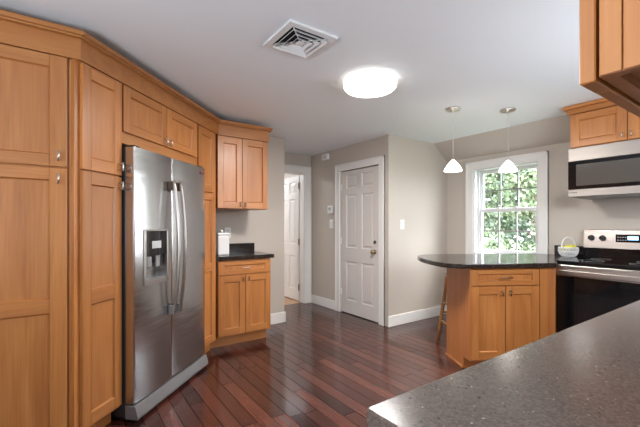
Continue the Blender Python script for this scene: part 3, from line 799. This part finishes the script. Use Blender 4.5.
oc = thing('wall_cabinet', 'two door maple wall cabinet directly above the microwave', 'wall cabinet', (3.84, 1.404, 0), R(-90))
CW = 0.84
MB().prism([(0, 1.953), (XW - 3.84 - 0.01, 1.953), (XW - 3.84 - 0.01, 2.11), (0.25, 2.288), (0, 2.288)], 0, CW, axis='x').build('body', wood_v, oc, bevel=0.002)
shaker(oc, 0.004, CW / 2 - 0.003, 1.957, 2.258, stile=0.072, rail=0.062, handle=(CW / 2 - 0.030, 2.000, 0.045, True))
shaker(oc, CW / 2 + 0.003, CW - 0.004, 1.957, 2.258, stile=0.072, rail=0.062, handle=(CW / 2 + 0.030, 2.000, 0.045, True))
c = thing('crown_molding', 'short maple crown on top of the cabinet over the microwave', 'crown molding', (3.84, 1.404, 0), R(-90))
MB().box(-0.020, CW + 0.02, -0.038, -0.003, 2.262, 2.305).build('frieze', wood_h, c, bevel=0.002)
MB().box(-0.045, CW + 0.045, -0.072, 0.12, 2.305, 2.336).build('cap', wood_h, c, bevel=0.006)

# basket of fruit on the counter
bk = thing('basket', 'small white woven ceramic basket with a hoop handle beside the range', 'basket', (4.17, 1.545, 0.920))
b = MB(); n = 20
prof = [(0.046, 0.0), (0.060, 0.008), (0.078, 0.032), (0.086, 0.062), (0.083, 0.092)]
def br_(h):
    for (r0, h0), (r1, h1) in zip(prof, prof[1:]):
        if h <= h1: return r0 + (r1 - r0) * (h - h0) / (h1 - h0)
    return prof[-1][0]
for k in range(n):                       # lattice of crossing strands
    for sgn in (1, -1):
        pts = []
        for q in range(9):
            h_ = 0.004 + 0.088 * q / 8; a = 2 * math.pi * (k / n + sgn * 0.10 * q / 8)
            rr = br_(h_) + (0.0015 * sgn)
            pts.append((rr * math.cos(a), rr * math.sin(a), h_))
        b.tube(pts, 0.0032, 6)
for h_, rr in ((0.006, 0.057), (0.093, 0.083), (0.050, 0.083)):
    b.tube([(rr * math.cos(a), rr * math.sin(a), h_) for a in [2 * math.pi * i / 36 for i in range(37)]], 0.005 if h_ > 0.05 else 0.004, 8)
b.lathe([(0, 0.002), (0.052, 0.002), (0.052, 0.007), (0, 0.007)])
b.build('bowl', white_ceramic, bk)
b = MB()
for o in (-0.005, 0.005):
    b.tube([(0.053 * math.cos(a) * 1.45 * 0.92 + o, -0.053 * math.cos(a) * 1.45 * 0.45, 0.092 + 0.105 * math.sin(a)) for a in [math.pi * i / 24 for i in range(25)]], 0.005, 8)
b.build('handle', white_ceramic, bk)
def lemon(dx, dy, dz, rz, label):
    t = thing('lemon', label, 'fruit', (4.17 + dx, 1.545 + dy, 0.936 + dz), rz, 'lemons in the white basket')
    MB().lathe([(0, -0.040), (0.008, -0.037), (0.022, -0.026), (0.030, -0.008), (0.030, 0.008), (0.022, 0.026), (0.008, 0.037), (0, 0.041)], n=20, axis='x').build('peel', lemon_mat, t)
    MB().lathe([(0, 0.0405), (0.003, 0.0405), (0.003, 0.044), (0, 0.044)], n=8, axis='x').build('stem', stool_wood, t)
lemon(-0.038, -0.014, 0.074, 1.2, 'yellow green lemon on the left in the white basket')
lemon(0.034, -0.020, 0.078, 1.7, 'yellow green lemon on the right in the white basket')
lemon(0.0, 0.054, 0.062, 3.1, 'yellow green lemon at the back of the white basket')

# ------------------------------------------------------------------ foreground counter run and the cabinet over it
IX, IY, IZ = 0.444, 0.492, 0.915
isl = thing('base_cabinet', 'maple base cabinet run under the brown speckled foreground countertop', 'base cabinet', (0, 0, 0))
MB().box(IX + 0.035, XW - 0.01, YN + 0.005, IY - 0.055, 0.10, IZ - 0.043).build('body', wood_v, isl, bevel=0.002)
MB().box(IX + 0.05, XW - 0.01, YN + 0.005, IY - 0.12, 0, 0.10).build('toe_kick', wood_h, isl)
for i in range(5):
    d_ = shaker(isl, 0, 0.56, 0.115, 0.70, handle=(0.50 if i % 2 else 0.06, 0.66, 0.05, True), hm=bronze)
    d_.location = (IX + 0.05 + 0.575 * (i + 1) - 0.01, IY - 0.055, 0); d_.rotation_euler = (0, 0, R(180))
    d_ = drawer(isl, 0, 0.56, 0.71, 0.86, 0.10, bronze)
    d_.location = (IX + 0.05 + 0.575 * (i + 1) - 0.01, IY - 0.055, 0); d_.rotation_euler = (0, 0, R(180))
MB().box(3.68, XW - 0.01, IY - 0.055, RL - 0.003 - 0.758 - 0.005, 0.0, IZ - 0.043).build('corner_filler', wood_v, isl, bevel=0.002)
r = 0.010
pts = []
for k in range(7): a = R(90 + 15 * k); pts.append((IX + r + r * math.cos(a), IY - r + r * math.sin(a)))
pts += [(IX, YN + 0.004), (XW - 0.004, YN + 0.004), (XW - 0.004, RL - 0.003 - 0.758 - 0.004), (3.65, RL - 0.003 - 0.758 - 0.004), (3.65, IY)]
o = MB().prism(pts, IZ - 0.042, IZ).build('long_countertop', stone_brown, bevel=0.005, seg=3)
tag(o, 'large brown speckled countertop filling the lower right foreground', 'countertop')

# its left end shows: edge of the overlay door, then the framed end panel
hz0 = 1.452
hc = thing('wall_cabinet', 'maple wall cabinet cut by the top right corner over the foreground counter', 'wall cabinet', (0.610, 0.0, 0))
HY = 0.188; HD = HY - YN - 0.002; HL = 1.13
t2 = 0.008
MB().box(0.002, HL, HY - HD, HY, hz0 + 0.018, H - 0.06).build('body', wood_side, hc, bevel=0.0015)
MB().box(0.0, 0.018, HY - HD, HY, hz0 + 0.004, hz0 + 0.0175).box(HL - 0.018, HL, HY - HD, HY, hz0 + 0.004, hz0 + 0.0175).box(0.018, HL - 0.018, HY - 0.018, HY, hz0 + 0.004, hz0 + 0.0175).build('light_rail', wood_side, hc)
for i in range(2):
    d_ = shaker(hc, 0, HL / 2 - 0.003, hz0, 2.20, stile=0.06, rail=0.06, handle=(HL / 2 - 0.033 if i else 0.03, hz0 + 0.045, 0.05, True))
    d_.location = ((HL / 2 - 0.003) + i * (HL / 2 + 0.003), HY + 0.0045, 0); d_.rotation_euler = (0, 0, R(180))
MB().box(-0.004, 0.002, HY - 0.026, HY - 0.001, hz0 + 0.0045, H - 0.06).box(-0.004, 0.002, HY - HD, HY - 0.0275, hz0 + 0.0045, H - 0.06).build('end_panel', wood_v, hc, bevel=0.001)
MB().box(-0.03, HL + 0.03, YN + 0.003, HY + 0.05, H - 0.058, H - 0.003).build('crown', wood_h, hc, bevel=0.005)
# added window frame on the solid near wall, around the fill lamp
w2 = struct(thing('added_window_frame', 'added window frame on the solid wall around the fill lamp', 'window', (1.80, YN, 1.03)))
MB().box(0.0, 0.02, 0.0, 0.02, 0, 0.99).box(1.48, 1.5, 0.0, 0.02, 0, 0.99).box(0.02, 1.48, 0.0, 0.02, 0, 0.015).box(0.02, 1.48, 0.0, 0.02, 0.975, 0.99).build('frame', sash_white, w2, bevel=0.003)

# ------------------------------------------------------------------ ceiling fittings
vt = thing('ceiling_vent', 'square white louvred air vent in the ceiling', 'vent', (1.126, 1.81, H))
b = MB()
def rect_ring(b, o, i, z0, z1, dz=0.0):
    """square ring between half sizes o and i; the inner edge sits dz lower"""
    O0 = [(-o, -o), (o, -o), (o, o), (-o, o)]; I0 = [(-i, -i), (i, -i), (i, i), (-i, i)]
    vs = [[b.bm.verts.new((x, y, z)) for x, y in P] for P, z in ((O0, z0), (I0, z0 + dz), (I0, z1 + dz), (O0, z1))]
    fs = []
    for k in range(4):
        q = (k + 1) % 4
        for A, B in ((0, 1), (1, 2), (2, 3), (3, 0)):
            fs.append(b.bm.faces.new((vs[A][k], vs[A][q], vs[B][q], vs[B][k])))
    bmesh.ops.recalc_face_normals(b.bm, faces=fs)
rect_ring(b, 0.162, 0.122, -0.016, -0.001)
b.build('frame', vent_white, vt, bevel=0.003)
MB().box(-0.121, 0.121, -0.121, 0.121, -0.0025, -0.0005).build('duct', dark_void, vt)
for o_h in (0.118, 0.084, 0.052):
    b = MB(); rect_ring(b, o_h, o_h - 0.020, -0.030, -0.027, 0.020)
    b.build('louvre', vent_white, vt)
MB().box(-0.022, 0.022, -0.022, 0.022, -0.024, -0.018).build('center_plate', vent_white, vt, bevel=0.002)
b = MB()
for a in (45, 135): 
    c_, s_ = math.cos(R(a)), math.sin(R(a))
    b.tube([(-0.155 * c_, -0.155 * s_, -0.010), (0.155 * c_, 0.155 * s_, -0.010)], 0.004, 6)
b.build('brace', vent_white, vt)

cl = thing('ceiling_light', 'round lit flush mount light on the ceiling', 'ceiling light', (1.870, 2.008, H))
MB().lathe([(0, -0.001), (0.196, -0.001), (0.200, -0.006), (0.200, -0.052), (0.196, -0.056), (0, -0.056)], n=64).build('rim', rim_glow, cl)
MB().lathe([(0.190, -0.0565), (0.192, -0.062), (0.180, -0.072), (0.14, -0.082), (0.07, -0.087), (0, -0.088)], n=64).build('diffuser', lamp_glow, cl)
ll = bpy.data.lights.new('ceiling_lamp_light', 'AREA'); ll.shape = 'DISK'; ll.size = 0.36; ll.energy = 13.5; ll.color = (1.0, 0.97, 0.94)
lo_ = bpy.data.objects.new('ceiling_lamp_light', ll); COL.objects.link(lo_); lo_.location = (1.870, 2.008, H - 0.093)
def pendant(x, y, label):
    t = thing('pendant_light', label, 'pendant light', (x, y, H), 0, 'pendants over the peninsula')
    MB().lathe([(0, -0.001), (0.066, -0.001), (0.068, -0.010), (0.060, -0.020), (0.012, -0.024), (0.006, -0.034), (0, -0.034)], n=36).build('canopy', nickel, t)
    MB().tube([(0, 0, -0.03), (0, 0, -0.478)], 0.0016, 8).build('cord', mat('grey_cord', (0.55, 0.53, 0.5, 1), 0.4), t)
    MB().lathe([(0.0, -0.470), (0.011, -0.472), (0.013, -0.490), (0.0, -0.492)], n=18).build('socket', nickel, t)
    MB().lathe([(0.012, -0.486), (0.018, -0.492), (0.044, -0.522), (0.066, -0.554), (0.081, -0.583), (0.080, -0.590), (0.05, -0.594), (0, -0.595)], n=36).build('shade', shade_glow, t)
pendant(2.972, 2.054, 'lit white cone pendant hanging in front of the beige wall left of the window')
pendant(3.425, 1.772, 'lit white cone pendant hanging in front of the window top')

# ------------------------------------------------------------------ small wall fittings
def plate(name, label, cat, loc, rz, w, h, feature):
    t = thing(name, label, cat, loc, rz)
    MB().box(-w / 2, w / 2, -0.007, 0, -h / 2, h / 2).build('cover_plate', white_plastic, t, bevel=0.003)
    feature(t)
    return t
def rocker(t): MB().box(-0.017, 0.017, -0.011, -0.006, -0.033, 0.033).build('rocker', white_plastic, t, bevel=0.002)
def toggles(t):
    for z in (-0.03, 0.03): MB().box(-0.02, 0.02, -0.010, -0.006, z - 0.022, z + 0.022).build('rocker', white_plastic, t, bevel=0.003)
def sockets(t):
    for z in (-0.028, 0.028):
        s = MB().box(-0.017, 0.017, -0.010, -0.006, z - 0.02, z + 0.02).build('socket', white_plastic, t, bevel=0.004)
        MB().box(-0.007, -0.004, -0.0105, -0.0095, z - 0.007, z + 0.007).box(0.004, 0.007, -0.0105, -0.0095, z - 0.007, z + 0.007).build('slot', mark_dark, s)
plate('light_switch', 'white light switch below the thermostat on the shaded wall', 'light switch', (XD, 4.249, 1.25), R(-90), 0.085, 0.13, rocker)
plate('light_switch', 'white light switch on the pale wall right of the closed door', 'light switch', (3.425, YR, 1.245), 0, 0.075, 0.12, toggles)
plate('wall_outlet', 'white outlet behind the canister above the short dark counter', 'outlet', (1.515, YF, 1.150), 0, 0.075, 0.12, sockets)
t = thing('thermostat', 'white thermostat on the shaded wall left of the closed door', 'thermostat', (XD, 4.262, 1.462), R(-90))
MB().box(-0.058, 0.058, -0.024, 0, -0.058, 0.058).build('housing', white_plastic, t, bevel=0.005)
MB().box(-0.030, 0.030, -0.0255, -0.023, -0.005, 0.036).build('display', mark_grey, t, bevel=0.001)
t = thing('door_chime', 'small white box high on the shaded wall near the ceiling corner', 'door chime', (XD, 4.37, 2.255), R(-90))
MB().box(-0.07, 0.07, -0.045, 0, -0.042, 0.042).build('housing', white_plastic, t, bevel=0.005)
b = MB()
for k in range(4): b.box(-0.045, 0.045, -0.0465, -0.0445, -0.025 + k * 0.014, -0.020 + k * 0.014)
b.build('sound_slot', mark_grey, t)

# ------------------------------------------------------------------ garden beyond the window
struct(MB().box(4.6, 40, -20, 40, -0.75, -0.6).build('ground', lawnm), 'green lawn outside the window', 'lawn')
def tree(x, y, h, r, nleaf, label, seed, mi, trunk=True):
    rnd = random.Random(seed)
    t = thing('tree', label, 'tree', (x, y, -0.6), 0, 'trees outside the window')
    b = MB()
    b.tube([(0, 0, 0), (0.1, 0.05, h * 0.35), (-0.05, 0.1, h * 0.7)], [0.16, 0.11, 0.05], 8)
    for k in range(9):
        a = rnd.uniform(0, 6.28); z = h * rnd.uniform(0.18, 0.6); q = r * rnd.uniform(0.5, 0.9)
        b.tube([(0.05, 0.05, z), (q * 0.5 * math.cos(a), q * 0.5 * math.sin(a), z + 0.25 * q), (q * math.cos(a), q * math.sin(a), z + 0.6 * q)], [0.05, 0.03, 0.012], 6)
    b.build('trunk', barkm, t)
    f = MB()
    for m_ in leafm: f.mi(m_)
    cl_ = []
    for k in range(46):
        a = rnd.uniform(0, 6.28); q = r * math.sqrt(rnd.random()); zz = h * rnd.uniform(0.06, 1.0)
        q *= 1.0 - 0.5 * (zz / h) ** 3
        cl_.append((q * math.cos(a), q * math.sin(a), zz, r * rnd.uniform(0.16, 0.34), rnd.choice((mi, mi, 0, 1, 2))))
    for k in range(nleaf):
        cx, cy, cz, cr_, c_m = cl_[k % len(cl_)]
        p = Vector((rnd.gauss(0, 0.55), rnd.gauss(0, 0.55), rnd.gauss(0, 0.45))) * cr_ + Vector((cx, cy, cz))
        s = rnd.uniform(0.055, 0.10) * max(1.0, r / 1.35) ** 1.3
        ax = Vector((rnd.uniform(-1, 1), rnd.uniform(-1, 1), rnd.uniform(-0.4, 1))).normalized()
        u_ = ax.orthogonal().normalized(); v_ = ax.cross(u_)
        vs = [f.bm.verts.new(p + u_ * s), f.bm.verts.new(p + v_ * s * 0.55 + ax * s * 0.12), f.bm.verts.new(p - u_ * s), f.bm.verts.new(p - v_ * s * 0.55 + ax * s * 0.12)]
        f.bm.faces.new(vs).material_index = c_m
    f.build('foliage', leafm[0], t)
tree(11.2, 3.9, 5.2, 1.3, 5200, 'nearest leafy green tree seen through the right side of the window', 3, 1)
tree(11.0, 7.2, 5.6, 1.3, 5200, 'leafy green tree seen through the left side of the window', 5, 0)
tree(13.6, 6.0, 7.2, 1.5, 5600, 'tall leafy tree standing farther back behind the window middle', 8, 2)
tree(14.6, 3.2, 7.0, 1.6, 5600, 'broad leafy tree far behind the right side of the window', 11, 0)
tree(14.2, 10.2, 7.4, 1.7, 5600, 'broad leafy tree far behind the left side of the window', 12, 2)
tree(19.5, 8.6, 9.0, 3.2, 6500, 'largest leafy tree at the back of the garden', 14, 2)
for i_, (bx_, by_) in enumerate(((8.6, 3.2), (8.4, 5.0), (8.5, 6.9))):
    bush = thing('bush', ('low green bush under the trees at the right of the window', 'low green bush under the trees at the middle of the window', 'low green bush under the trees at the left of the window')[i_], 'bush', (bx_, by_, -0.6), 0, 'bushes outside the window')
    rnd = random.Random(40 + i_); f = MB(); st_ = MB()
    for m_ in leafm: f.mi(m_)
    for k in range(7):
        a = 2 * math.pi * k / 7; st_.tube([(0, 0, 0), (0.3 * math.cos(a), 0.3 * math.sin(a), 0.6), (0.6 * math.cos(a), 0.6 * math.sin(a), 1.3)], [0.03, 0.02, 0.008], 6)
    st_.build('stem', barkm, bush)
    for k in range(3000):
        v_ = Vector((rnd.gauss(0, 1), rnd.gauss(0, 1), rnd.gauss(0, 1))).normalized() * rnd.uniform(0.55, 1.0)
        p = Vector((v_.x * 0.85, v_.y * 0.85, 0.9 + v_.z * 0.85)); s_ = rnd.uniform(0.04, 0.085)
        ax = Vector((rnd.uniform(-1, 1), rnd.uniform(-1, 1), rnd.uniform(-0.3, 1))).normalized(); u_ = ax.orthogonal().normalized(); w_ = ax.cross(u_)
        f.bm.faces.new([f.bm.verts.new(q) for q in (p + u_ * s_, p + w_ * s_ * 0.55 + ax * s_ * 0.1, p - u_ * s_, p - w_ * s_ * 0.55 + ax * s_ * 0.1)]).material_index = rnd.choice((0, 1, 1, 2))
    f.build('foliage', leafm[0], bush)
